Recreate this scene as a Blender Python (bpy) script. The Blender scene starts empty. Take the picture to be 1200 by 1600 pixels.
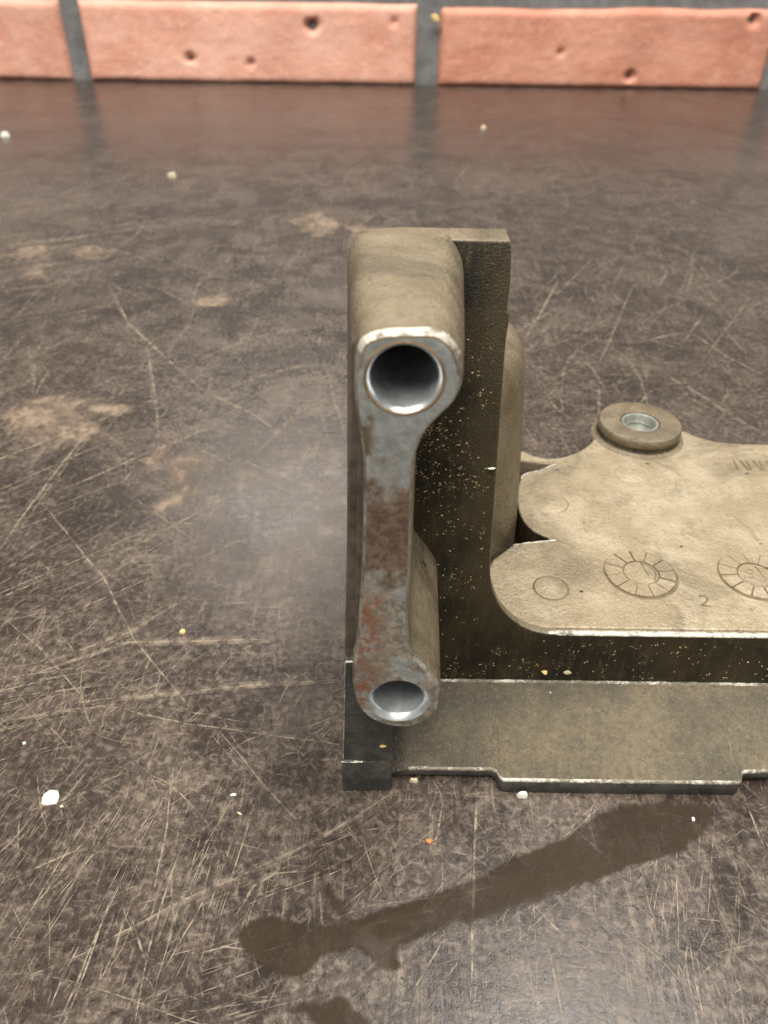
import bpy, bmesh, math, random
from mathutils import Vector, noise as mnoise
random.seed(7)
S = bpy.context.scene
COL = S.collection
MM = 0.001
R = math.radians

# ------------------------------------------------------------------ camera
cd = bpy.data.cameras.new('camera')
cam = bpy.data.objects.new('camera', cd); COL.objects.link(cam)
cd.sensor_fit = 'HORIZONTAL'; cd.sensor_width = 36.0; cd.lens = 36.06
cd.clip_start = 0.004; cd.clip_end = 20
cam.location = (0, 0, 0.075)
cam.rotation_mode = 'XYZ'
cp, sp, cr_, sr_ = math.cos(R(37)), math.sin(R(37)), math.cos(R(.8)), math.sin(R(.8))
f_ = Vector((0, cp, -sp)); x0 = Vector((1, 0, 0)); u0 = Vector((0, sp, cp))
r_ = x0 * cr_ + u0 * sr_; u_ = -x0 * sr_ + u0 * cr_
from mathutils import Matrix
cam.rotation_euler = Matrix((r_, u_, -f_)).transposed().to_euler()
cd.dof.use_dof = True; cd.dof.focus_distance = 0.076; cd.dof.aperture_fstop = 72
S.camera = cam

# ------------------------------------------------------------------ light
S.view_settings.view_transform = 'Standard'; S.view_settings.look = 'None'
S.view_settings.exposure = 0.0; S.view_settings.gamma = 1
W = bpy.data.worlds.new('World'); S.world = W; W.use_nodes = True
bg = W.node_tree.nodes['Background']
bg.inputs[0].default_value = (1.0, .96, .90, 1); bg.inputs[1].default_value = 0.29

def area(name, loc, target, sx, sy, power, col):
    l = bpy.data.lights.new(name, 'AREA'); l.shape = 'RECTANGLE'; l.size = sx; l.size_y = sy
    l.energy = power; l.color = col
    o = bpy.data.objects.new(name, l); COL.objects.link(o); o.location = loc
    o.rotation_euler = (Vector(target) - Vector(loc)).to_track_quat('-Z', 'Y').to_euler()
    return o
area('ceiling_lamp', (-.30, -.45, 1.30), (0, .12, 0), 1.2, .45, 40, (1, .965, .90))
area('far_ceiling_lamp', (.30, .10, 1.35), (.25, .1, 0), .9, .22, 22, (1, .96, .90))
area('back_ceiling_lamp', (-.25, 1.75, 1.29), (-.05, .12, 0),   .60, .24, 6, (1, .93, .84))

# ------------------------------------------------------------------ materials
class M:
    def __init__(s, name):
        s.m = bpy.data.materials.new(name); s.m.use_nodes = True
        s.t = s.m.node_tree; s.b = s.t.nodes['Principled BSDF']; s.o = s.t.nodes['Material Output']
        s.tc = s.t.nodes.new('ShaderNodeTexCoord'); s.co = s.tc.outputs['Object']
    def put(s, sock, v):
        if isinstance(v, bpy.types.NodeSocket): s.t.links.new(v, sock)
        elif isinstance(v, (tuple, list)) and len(v) == 3 and len(sock.default_value) == 4: sock.default_value = (*v, 1)
        else: sock.default_value = v
    def set(s, **k):
        for a, v in k.items(): s.put(s.b.inputs[a.replace('_', ' ')], v)
        return s
    def map(s, scale=(1, 1, 1), rot=(0, 0, 0), loc=(0, 0, 0), co=None):
        n = s.t.nodes.new('ShaderNodeMapping'); s.put(n.inputs[0], co or s.co)
        n.inputs['Scale'].default_value = scale; n.inputs['Rotation'].default_value = rot; n.inputs['Location'].default_value = loc
        return n.outputs[0]
    def noise(s, scale, detail=4, rough=.55, dist=0, co=None):
        n = s.t.nodes.new('ShaderNodeTexNoise'); s.put(n.inputs['Vector'], co or s.co)
        n.inputs['Scale'].default_value = scale; n.inputs['Detail'].default_value = detail
        n.inputs['Roughness'].default_value = rough; n.inputs['Distortion'].default_value = dist
        return n.outputs[0]
    def voro(s, scale, co=None, feat='F1', rnd=1):
        n = s.t.nodes.new('ShaderNodeTexVoronoi'); n.feature = feat; s.put(n.inputs['Vector'], co or s.co)
        n.inputs['Scale'].default_value = scale; n.inputs['Randomness'].default_value = rnd
        return n.outputs[0]
    def ss(s, v, a, b, lo=0., hi=1.):
        n = s.t.nodes.new('ShaderNodeMapRange'); n.interpolation_type = 'SMOOTHSTEP'; s.put(n.inputs[0], v)
        for i, q in enumerate((a, b, lo, hi)): n.inputs[i + 1].default_value = q
        return n.outputs[0]
    def mth(s, op, a, b=0., c=0.):
        n = s.t.nodes.new('ShaderNodeMath'); n.operation = op
        s.put(n.inputs[0], a); s.put(n.inputs[1], b); s.put(n.inputs[2], c); return n.outputs[0]
    def mix(s, f, a, b):
        n = s.t.nodes.new('ShaderNodeMix'); n.data_type = 'RGBA'
        s.put(n.inputs[0], f); s.put(n.inputs[6], a); s.put(n.inputs[7], b); return n.outputs[2]
    def bump(s, h, strength, dist, nrm=None):
        n = s.t.nodes.new('ShaderNodeBump'); n.inputs['Strength'].default_value = strength
        n.inputs['Distance'].default_value = dist; s.put(n.inputs['Height'], h)
        if nrm: s.put(n.inputs['Normal'], nrm)
        return n.outputs[0]
    def sep(s, co=None):
        n = s.t.nodes.new('ShaderNodeSeparateXYZ'); s.put(n.inputs[0], co or s.co); return n.outputs
    def attr(s, name):
        n = s.t.nodes.new('ShaderNodeAttribute'); n.attribute_name = name; return n.outputs['Fac']

def mat_cast(name, hue=(1, 1, 1), dark=.0):
    m = M(name)
    a = m.noise(140, 6, .62); b = m.noise(650, 5, .65); c = m.noise(3200, 3, .6)
    k = lambda t: tuple(x * y for x, y in zip(t, hue))
    col = m.mix(m.ss(a, .36, .66), k((.26, .208, .132)), k((.355, .296, .205)))
    col = m.mix(m.ss(b, .50, .72, 0, .55), col, k((.20, .160, .092)))
    col = m.mix(m.ss(c, .56, .72, 0, .35), col, k((.52, .42, .28)))
    sm = m.noise(75, 5, .7, 1.2)
    col = m.mix(m.ss(sm, .47, .66, 0, .62), col, k((.150, .122, .080)))
    grain = m.noise(1700, 3, .7)
    col = m.mix(m.ss(grain, .56, .70, 0, .45), col, k((.12, .095, .055)))
    pits = m.mth('MULTIPLY', m.ss(m.mth('ADD', m.voro(330), m.mth('MULTIPLY', m.mth('SUBTRACT', grain, .5), .25)), .05, .14, 1, 0), m.ss(m.noise(160, 2), .56, .64))
    col = m.mix(pits, col, (.055, .042, .022))
    h = m.mth('ADD', m.mth('MULTIPLY', b, .7), m.mth('MULTIPLY', c, .5))
    m.set(Base_Color=col, Metallic=.32, Roughness=m.mth('SUBTRACT', m.ss(b, .3, .7, .44, .62), m.ss(sm, .47, .66, 0, .16)), Normal=m.bump(m.mth('ADD', h, grain), .7, .0003))
    return m.m
CAST = mat_cast('dirty_cast_aluminium')
CASTB = mat_cast('browned_cast_aluminium', (.62, .605, .58))


def mat_rail():
    m = M('rough_cast_rail')
    a = m.noise(85, 5, .62); b = m.noise(1500, 5, .75); c = m.noise(3600, 3, .6)
    col = m.mix(m.ss(a, .38, .68), (.105, .094, .071), (.235, .190, .120))
    col = m.mix(m.ss(b, .38, .68, 0, .6), col, (.080, .071, .055))
    col = m.mix(m.ss(c, .58, .70, 0, .4), col, (.40, .36, .28))
    h = m.mth('ADD', b, m.mth('MULTIPLY', c, .6))
    m.set(Base_Color=col, Metallic=.25, Roughness=m.ss(b, .3, .7, .36, .60), Normal=m.bump(m.mth('ADD', h, m.mth('MULTIPLY', m.noise(520, 4, .6), 1.2)), 1.0, .0005))
    return m.m
RAIL = mat_rail()

def mat_oily_shade():
    m = M('oily_residue_and_shade')  # wall residue; bush neck and bore ends reuse it as painted shade
    st = m.noise(1, 5, .65, co=m.map((1500, 1500, 260)))
    a = m.noise(160, 5, .6); c = m.noise(4600, 4, .7)
    col = m.mix(m.ss(a, .35, .65), (.011, .0085, .0045), (.038, .028, .0125))
    x, y, z = m.sep()
    thin = m.mth('MULTIPLY', m.ss(m.mth('ADD', x, m.mth('MULTIPLY', m.mth('SUBTRACT', a, .5), .010)), -.0075, -.0015), m.ss(z, .012, .020))
    col = m.mix(m.mth('MULTIPLY', thin, .6), col, (.095, .076, .037))
    col = m.mix(m.ss(st, .50, .75, 0, .5), col, (.12, .096, .044))
    col = m.mix(m.ss(c, .60, .74, 0, .55), col, (.15, .13, .08))
    h = m.mth('ADD', m.mth('MULTIPLY', st, .5), c)
    m.set(Base_Color=col, Metallic=.1, Roughness=m.ss(c, .35, .65, .20, .45), Normal=m.bump(h, .9, .00022))
    return m.m
OILY_SHADE = mat_oily_shade()

def mat_rim(name='painted_edge_highlight', sc=420, lo=.36, hi=.54, base=(.10, .088, .066)):  # pale patches paint the light caught along edges into the colour
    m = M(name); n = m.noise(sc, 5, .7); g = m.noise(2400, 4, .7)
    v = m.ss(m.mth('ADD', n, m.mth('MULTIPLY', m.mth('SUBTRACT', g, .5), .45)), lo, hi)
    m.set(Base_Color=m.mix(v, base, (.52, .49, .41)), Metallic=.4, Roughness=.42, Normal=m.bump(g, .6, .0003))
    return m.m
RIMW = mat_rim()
BOSSRIM = mat_rim('boss_lip_highlight', 520, .33, .50, (.17, .145, .115))
RAILRIM = mat_rim('patchy_lip_highlight', 230, .47, .64, (.16, .14, .105))

def mat_black():
    m = M('black_grimed_aluminium')
    a = m.noise(300, 5, .65); c = m.noise(2400, 4, .7)
    col = m.mix(m.ss(a, .35, .68), (.036, .036, .034), (.110, .104, .092))
    col = m.mix(m.ss(c, .60, .72, 0, .6), col, (.26, .24, .20))
    m.set(Base_Color=col, Metallic=.35, Roughness=.42, Normal=m.bump(m.mth('ADD', a, c), .6, .0003))
    return m.m
BLACK = mat_black()

def mat_machined():
    m = M('machined_face_with_rust')
    x, y, z = m.sep(); x = m.mth('ADD', x, .012)
    w = m.noise(420, 5, .65); g = m.noise(1500, 4, .65); big = m.noise(150, 3, .5)
    fine = m.noise(1, 4, .6, co=m.map((2600, 2600, 300)))
    col = m.mix(m.ss(g, .35, .7), (.33, .355, .34), (.46, .485, .465))
    # brown varnish on the middle of the shank, rust further down: deposits with a place of their own
    zz = m.mth('ADD', z, m.mth('MULTIPLY', m.mth('SUBTRACT', w, .5), .012))
    up = m.ss(zz, .0335, .0365); dn = m.ss(zz, .0425, .0470, 1, 0)
    brown = m.mth('MULTIPLY', m.mth('MULTIPLY', up, dn), m.ss(big, .22, .40))
    col = m.mix(m.mth('MULTIPLY', brown, .95), col, m.mix(m.ss(g, .4, .6), (.078, .042, .025), (.130, .080, .048)))
    low = m.ss(zz, .0330, .0390, 1, 0)
    tanv = m.mth('MULTIPLY', low, m.ss(w, .36, .50))
    col = m.mix(m.mth('MULTIPLY', tanv, .85), col, m.mix(m.ss(g, .4, .62), (.105, .078, .052), (.235, .185, .13)))
    left = m.ss(m.mth('ADD', x, m.mth('MULTIPLY', m.mth('SUBTRACT', w, .5), .007)), -.0010, .0010, 1, 0)
    rust = m.mth('MULTIPLY', m.mth('MULTIPLY', m.ss(zz, .0195, .0220), m.ss(zz, .0320, .0350, 1, 0)), left)
    rust = m.mth('MULTIPLY', rust, m.ss(g, .38, .58))
    col = m.mix(m.mth('MULTIPLY', rust, .9), col, (.165, .062, .024))
    lu = m.mth('MULTIPLY', m.mth('MULTIPLY', m.ss(zz, .0455, .0470), m.ss(zz, .0488, .0500, 1, 0)), m.ss(x, -.0012, -.0004, 1, 0))
    col = m.mix(m.mth('MULTIPLY', lu, .85), col, (.14, .085, .03))
    crk = m.mth('MULTIPLY', m.ss(m.voro(900, co=m.map((.8, 1, 1.6)), feat='DISTANCE_TO_EDGE'), .0, .07, 1, 0), m.ss(zz, .0180, .0270, 1, 0))
    col = m.mix(m.mth('MULTIPLY', crk, .75), col, (.05, .032, .02))
    any_ = m.mth('MAXIMUM', brown, m.mth('MAXIMUM', tanv, rust))
    m.set(Base_Color=col, Metallic=m.ss(any_, 0, .8, .62, .10), Roughness=m.ss(g, .3, .7, .34, .52),
          Normal=m.bump(m.mth('ADD', m.mth('MULTIPLY', w, .8), fine), .35, .00022))
    return m.m
FACE = mat_machined()

def mat_simple(name, col, metallic=0., rough=.5, var=.35, scale=900, bump=.3, bd=.0002):
    m = M(name); a = m.noise(scale, 5, .65); b = m.noise(scale * .22, 4, .6)
    d = tuple(c * (1 - var) for c in col); e = tuple(min(1, c * (1 + var * .6)) for c in col)
    m.set(Base_Color=m.mix(m.ss(m.mth('MULTIPLY', m.mth('ADD', a, b), .5), .36, .64), d, e), Metallic=metallic, Roughness=rough, Normal=m.bump(a, bump, bd))
    return m.m
WORN = mat_simple('worn_bright_edge', (.56, .525, .45), .5, .40)
EDGE = mat_simple('dull_edge', (.25, .235, .20), .4, .45, .6, 1300, .4)
BORE = mat_simple('bored_bright_aluminium', (.56, .585, .59), .8, .30, .3, 700, .1)
BROWNRIM = mat_simple('brown_oil_ring', (.20, .135, .075), .2, .4)
GROOVE = mat_simple('dirt_filled_groove', (.135, .100, .055), .0, .7)
STRIP = mat_simple('dark_brown_varnish', (.105, .085, .066), .25, .4, .5, 700, .25)
FAINTD = mat_simple('faint_dirty_stroke', (.19, .14, .08), 0, .7, .6)
FAINT = mat_simple('faint_cast_ridge', (.27, .205, .125), .2, .55)
STEEL = mat_simple('zinc_insert', (.50, .52, .47), .7, .32)

def mat_table():
    m = M('scuffed_dark_laminate')
    big = m.noise(16, 4, .6); mid = m.noise(70, 6, .72, .6); med = m.noise(260, 5, .7, .4); fin = m.noise(1100, 5, .72, .4); vf = m.noise(2900, 3, .7)
    wx = m.t.nodes.new('ShaderNodeVectorMath'); wx.operation = 'MULTIPLY_ADD'
    nn = m.t.nodes.new('ShaderNodeTexNoise'); m.put(nn.inputs['Vector'], m.co); nn.inputs['Scale'].default_value = 35
    m.put(wx.inputs[0], nn.outputs[1]); wx.inputs[1].default_value = (.006, .006, 0); m.put(wx.inputs[2], m.co)
    co = wx.outputs[0]
    st = [m.noise(1, 4, .75, co=m.map((a, b, 1), (0, 0, R(r)), co=co)) for a, b, r in ((1500, 55, -14), (1300, 65, 38), (90, 1100, 21), (500, 40, -40))]
    x, y, z = m.sep(); wear_refl = m.ss(m.mth('ADD', y, m.mth('MULTIPLY', m.mth('SUBTRACT', mid, .5), .25)), .28, .44, 1, .12)  # fades scuffs towards the wall, painting in the darker brick reflection there
    dk = m.noise(34, 5, .65, .8)
    col = m.mix(m.ss(big, .35, .68), (.026, .0187, .0155), (.041, .030, .0245))
    col = m.mix(m.ss(mid, .40, .66, 0, .8), col, (.076, .058, .046))
    col = m.mix(m.mth('MULTIPLY', m.ss(med, .50, .70, 0, .6), wear_refl), col, (.128, .098, .075))
    col = m.mix(m.mth('MULTIPLY', m.ss(fin, .50, .64), m.mth('MULTIPLY', wear_refl, m.ss(mid, .34, .62, .2, .75))), col, (.160, .126, .098))
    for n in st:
        col = m.mix(m.mth('MULTIPLY', m.mth('MULTIPLY', m.ss(n, .58, .70, 0, .52), m.ss(med, .38, .56)), wear_refl), col, (.225, .178, .134))
    col = m.mix(m.ss(dk, .48, .66, 0, .65), col, (.029, .022, .0185))
    hz = m.noise(9, 3, .5)
    col = m.mix(m.mth('MULTIPLY', m.ss(hz, .50, .66, 0, .35), wear_refl), col, (.135, .108, .088))
    col = m.mix(m.ss(fin, .34, .45, .9, 0), col, (.017, .014, .0125))
    col = m.mix(m.ss(vf, .34, .46, .7, 0), col, (.016, .013, .012))
    h = m.mth('ADD', med, m.mth('ADD', fin, m.mth('MULTIPLY', st[0], .6)))
    r = m.mth('ADD', m.ss(mid, .35, .65, .17, .28), m.ss(fin, .4, .7, 0, .16))
    m.set(Base_Color=col, Roughness=r, Specular_IOR_Level=.37, Normal=m.bump(h, .16, .0002))
    return m.m
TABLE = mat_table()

def mat_scratch(name, col, rough=.6, lo=.42, hi=.60, sc=700):
    m = M(name); n = m.noise(sc, 4, .7); st = m.attr('strength')
    al = m.mth('MULTIPLY', st, m.ss(n, lo, hi, .12, 1))
    m.set(Base_Color=m.mix(m.noise(300, 3), tuple(c * .75 for c in col), tuple(c * 1.2 for c in col)), Roughness=rough, Alpha=al)
    return m.m
SCR = mat_scratch('bare_scratch', (.30, .24, .175))
PATCH = None
def mat_patch():
    m = M('worn_through_patch'); st = m.attr('strength')
    n = m.noise(120, 6, .7, .5); st2 = m.noise(1, 5, .7, co=m.map((420, 90, 1), (0, 0, R(-35))))
    v = m.mth('ADD', st, m.mth('ADD', m.mth('MULTIPLY', m.mth('SUBTRACT', n, .5), 1.7), m.mth('MULTIPLY', m.mth('SUBTRACT', st2, .5), .9)))
    m.set(Base_Color=m.mix(m.ss(n, .4, .65), (.15, .108, .078), (.25, .185, .128)), Roughness=.6, Alpha=m.mth('MULTIPLY', m.ss(v, .38, .85, 0, .85), m.ss(m.noise(420, 5, .75), .36, .56, .25, 1)))
    return m.m
PATCH = mat_patch()
def mat_oil():
    m = M('wet_brown_oil'); n = m.noise(120, 3); e = m.noise(700, 4, .7)
    v = m.mth('ADD', m.attr('strength'), m.mth('MULTIPLY', m.mth('SUBTRACT', e, .5), .9))
    m.set(Base_Color=m.mix(n, (.028, .018, .011), (.050, .035, .023)), Roughness=.10, Specular_IOR_Level=.5, Alpha=m.mth('MULTIPLY', m.ss(v, .10, .75), m.ss(m.noise(190, 5, .65), .32, .64, .42, .84)),
          Normal=m.bump(m.noise(260, 3), .05, .0004))
    return m.m
OIL = mat_oil()
def mat_brick(name, c1, c2, c3):
    m = M(name); co = m.tc.outputs['Object']
    a = m.noise(22, 5, .6); b = m.noise(110, 5, .65); s_ = m.noise(1, 4, .6, co=m.map((40, 40, 260)))
    col = m.mix(m.ss(a, .38, .64), c1, c2)
    col = m.mix(m.ss(b, .50, .70, 0, .55), col, c3)
    col = m.mix(m.ss(s_, .58, .74, 0, .22), col, tuple(x * .6 for x in c1))
    gr = m.noise(7, 4, .65)
    col = m.mix(m.ss(gr, .48, .70, 0, .5), col, tuple(x * .72 for x in c1))
    col = m.mix(m.ss(m.noise(300, 4, .7), .58, .72, 0, .35), col, tuple(x * .5 for x in c1))
    m.set(Base_Color=col, Roughness=.7, Normal=m.bump(m.mth('ADD', b, m.noise(420, 4, .7)), .5, .0010))
    return m.m
BRICKA = mat_brick('painted_pink_brick', (.60, .285, .20), (.69, .385, .29), (.74, .47, .38))
BRICKB = mat_brick('painted_red_brick', (.47, .195, .125), (.57, .275, .19), (.63, .35, .26))
MORTAR = mat_simple('grey_mortar', (.15, .15, .148), 0, .85, .3, 160, .5, .001)
CHIPW = mat_simple('white_chip', (.80, .80, .70), 0, .5, .15, 900, .3)
CHIPY = mat_simple('yellow_chip', (.72, .52, .20), 0, .5, .25, 1500, .3)
CHIPC = mat_simple('cream_chip', (.50, .43, .29), 0, .5, .25, 1500, .3)
CHIPO = mat_simple('orange_chip', (.40, .18, .06), 0, .5, .25, 1500, .3)
GRIT = mat_simple('tan_grit', (.50, .40, .22), .3, .35, .5, 4000, .2)

# ------------------------------------------------------------------ helpers
def link(name, me, parent=None, loc=(0, 0, 0)):
    o = bpy.data.objects.new(name, me); COL.objects.link(o); o.location = loc
    if parent: o.parent = parent
    return o
def mesh(name, verts, faces, mats, parent=None, mi=None, smooth=40, scale=MM, loc=(0, 0, 0)):
    me = bpy.data.meshes.new(name)
    me.from_pydata([tuple(c * scale for c in v) for v in verts], [], faces)
    for m in mats: me.materials.append(m)
    if mi: me.polygons.foreach_set('material_index', mi)
    fix(me, smooth)
    return link(name, me, parent, loc)
def fix(me, smooth=40):
    bm = bmesh.new(); bm.from_mesh(me)
    bmesh.ops.recalc_face_normals(bm, faces=list(bm.faces)); bm.to_mesh(me); bm.free()
    if smooth:
        me.polygons.foreach_set('use_smooth', [True] * len(me.polygons)); me.set_sharp_from_angle(angle=R(smooth))
    me.update()
def bevel(o, w, seg=2, ang=35, material=-1):
    b = o.modifiers.new('bevel', 'BEVEL'); b.width = w * MM; b.segments = seg; b.limit_method = 'ANGLE'
    b.angle_limit = R(ang); b.material = material; b.use_clamp_overlap = True
    return o
def loft(rings, cap0=True, cap1=True, closed=True):
    n = len(rings[0]); V = [v for r in rings for v in r]; F = []
    for k in range(len(rings) - 1):
        for i in range(n if closed else n - 1):
            j = (i + 1) % n
            F.append((k * n + i, k * n + j, (k + 1) * n + j, (k + 1) * n + i))
    if cap0: F.append(tuple(range(n - 1, -1, -1)))
    if cap1: F.append(tuple((len(rings) - 1) * n + i for i in range(n)))
    return V, F
def offset2(P, d):
    n = len(P); A = sum(P[i][0] * P[(i + 1) % n][1] - P[(i + 1) % n][0] * P[i][1] for i in range(n)); sg = 1 if A > 0 else -1
    out = []
    for i in range(n):
        a, b = P[(i - 1) % n], P[(i + 1) % n]; tx, ty = b[0] - a[0], b[1] - a[1]; l = math.hypot(tx, ty) or 1
        dd = d(P[i]) if callable(d) else d
        out.append((P[i][0] + sg * ty / l * dd, P[i][1] - sg * tx / l * dd))
    return out
def circ(c, r, n=48, ph=0): return [(c[0] + r * math.cos(2 * math.pi * i / n + ph), c[1] + r * math.sin(2 * math.pi * i / n + ph)) for i in range(n)]
def tag(o, label=None, cat=None, kind=None, group=None):
    if label: o['label'] = label
    if cat: o['category'] = cat
    if kind: o['kind'] = kind
    if group: o['group'] = group
    return o
POST = [(-1.00, 55.47), (-0.75, 55.57), (-0.46, 55.66), (-0.15, 55.73), (0.33, 55.79), (0.86, 55.82), (1.39, 55.83), (1.95, 55.86), (2.52, 55.88), (3.02, 55.82), (3.31, 55.71), (3.57, 55.56), (3.82, 55.37), (4.07, 55.11), (4.31, 54.80), (4.50, 54.46), (4.65, 54.08), (4.76, 53.67), (4.83, 53.25), (4.87, 52.87), (4.87, 52.48), (4.83, 52.10), (4.72, 51.66), (4.56, 51.22), (4.35, 50.80), (4.07, 50.41), (3.74, 50.04), (3.42, 49.65), (3.11, 49.25), (2.81, 48.83), (2.56, 48.37), (2.37, 47.91), (2.22, 47.41), (2.10, 46.86), (2.02, 46.10), (1.99, 45.25), (1.97, 44.33), (1.97, 43.12), (1.99, 41.79), (2.01, 40.36), (2.03, 38.58), (2.04, 36.64), (2.05, 34.71), (2.04, 33.02), (2.04, 31.33), (2.10, 29.82), (2.18, 28.93), (2.29, 28.14), (2.49, 27.42), (2.81, 26.81), (3.21, 26.28), (3.62, 25.72), (4.04, 25.11), (4.46, 24.47), (4.80, 23.81), (4.98, 23.21), (5.11, 22.60), (5.17, 21.97), (5.18, 21.33), (5.13, 20.67), (5.00, 20.07), (4.72, 19.51), (4.35, 19.03), (3.93, 18.62), (3.44, 18.24), (2.90, 17.95), (2.35, 17.76), (1.78, 17.71), (1.19, 17.76), (0.62, 17.91), (0.05, 18.14), (-0.50, 18.46), (-1.00, 18.87), (-1.39, 19.32), (-1.74, 19.85), (-2.01, 20.44), (-2.22, 21.13), (-2.35, 21.88), (-2.44, 22.66), (-2.49, 23.58), (-2.49, 24.54), (-2.45, 25.44), (-2.37, 26.12), (-2.26, 26.75), (-2.16, 27.48), (-2.05, 28.83), (-1.95, 30.35), (-1.86, 31.90), (-1.75, 33.68), (-1.66, 35.49), (-1.58, 37.24), (-1.52, 38.90), (-1.48, 40.50), (-1.46, 42.04), (-1.44, 43.60), (-1.44, 45.10), (-1.48, 46.39), (-1.53, 47.12), (-1.61, 47.77), (-1.68, 48.40), (-1.76, 49.05), (-1.85, 49.68), (-1.91, 50.33), (-1.96, 51.10), (-1.98, 51.88), (-1.97, 52.62), (-1.95, 53.25), (-1.91, 53.85), (-1.83, 54.36), (-1.76, 54.64), (-1.67, 54.88), (-1.55, 55.08), (-1.39, 55.24), (-1.21, 55.36)]
WALL_EDGE = [(9.54, 55.99), (9.56, 55.81), (9.60, 55.41), (9.65, 54.95), (9.72, 54.17), (9.79, 53.25), (9.83, 52.39), (9.81, 51.85), (9.78, 51.35), (9.79, 50.90), (9.86, 50.64), (9.95, 50.42), (10.03, 50.14), (10.06, 49.41), (10.02, 48.49), (10.00, 47.43), (10.06, 45.64), (10.15, 43.53), (10.25, 41.33), (10.34, 39.15), (10.44, 36.89), (10.53, 34.49), (10.64, 31.65), (10.76, 28.62), (10.87, 25.94), (10.92, 24.68), (10.97, 23.58), (11.06, 22.53), (11.19, 21.61), (11.35, 20.73), (11.58, 19.85), (11.92, 18.90), (12.33, 17.95), (12.81, 17.07), (13.34, 16.31), (13.94, 15.60), (14.57, 14.98), (15.25, 14.44), (15.98, 13.99), (16.70, 13.64), (17.48, 13.39), (18.25, 13.23), (18.60, 13.17)]
WALL_LEFT = [(-1.87, 56.46), (-2.47, 55.77), (-2.88, 54.53), (-3.00, 53.25)]
PLATE_BACK = [(19.81, 99.21), (19.98, 98.94), (20.37, 98.36), (20.78, 97.80), (21.21, 97.29), (21.68, 96.81), (22.21, 96.42), (22.95, 96.06), (23.78, 95.83), (24.67, 95.79), (25.75, 96.01), (26.90, 96.47), (28.04, 97.10), (29.04, 97.81), (30.02, 98.67), (30.95, 99.69), (31.89, 101.06), (32.78, 102.58), (33.18, 103.30)]
PLATE_BACK2 = [(46.47, 104.43), (46.80, 104.06), (47.55, 103.28), (48.39, 102.56), (49.38, 101.93), (50.51, 101.39), (51.80, 100.97), (54.34, 100.68), (57.18, 100.59), (58.52, 100.59)]
LOBE_MID = [(22.09, 92.51), (21.65, 92.39), (20.73, 92.05), (19.92, 91.47), (19.47, 90.68), (19.12, 89.71), (18.82, 88.72), (18.57, 87.73), (18.38, 86.70), (18.24, 85.65), (18.14, 84.28), (18.12, 82.87), (18.23, 81.59), (18.48, 80.46), (18.86, 79.44), (19.32, 78.59), (20.04, 77.86), (20.85, 77.28), (21.23, 77.04)]
NOTCH = [(25.00, 94.42), (21.99, 76.67), (18.79, 76.08), (16.46, 75.65), (13.54, 72.59), (12.71, 70.66)]
DIALS = [(31.22, 70.23), (45.09, 70.17)]
EJECT = [(19.90, 67.49), (22.72, 84.57), (35.29, 91.68)]
TWO = [(37.46, 65.55)]
BUSH = [(39.01, 102.66)]
LETTERS = [(51.48, 94.58), (56.08, 94.36), (46.70, 82.38), (48.07, 76.99)]
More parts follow.
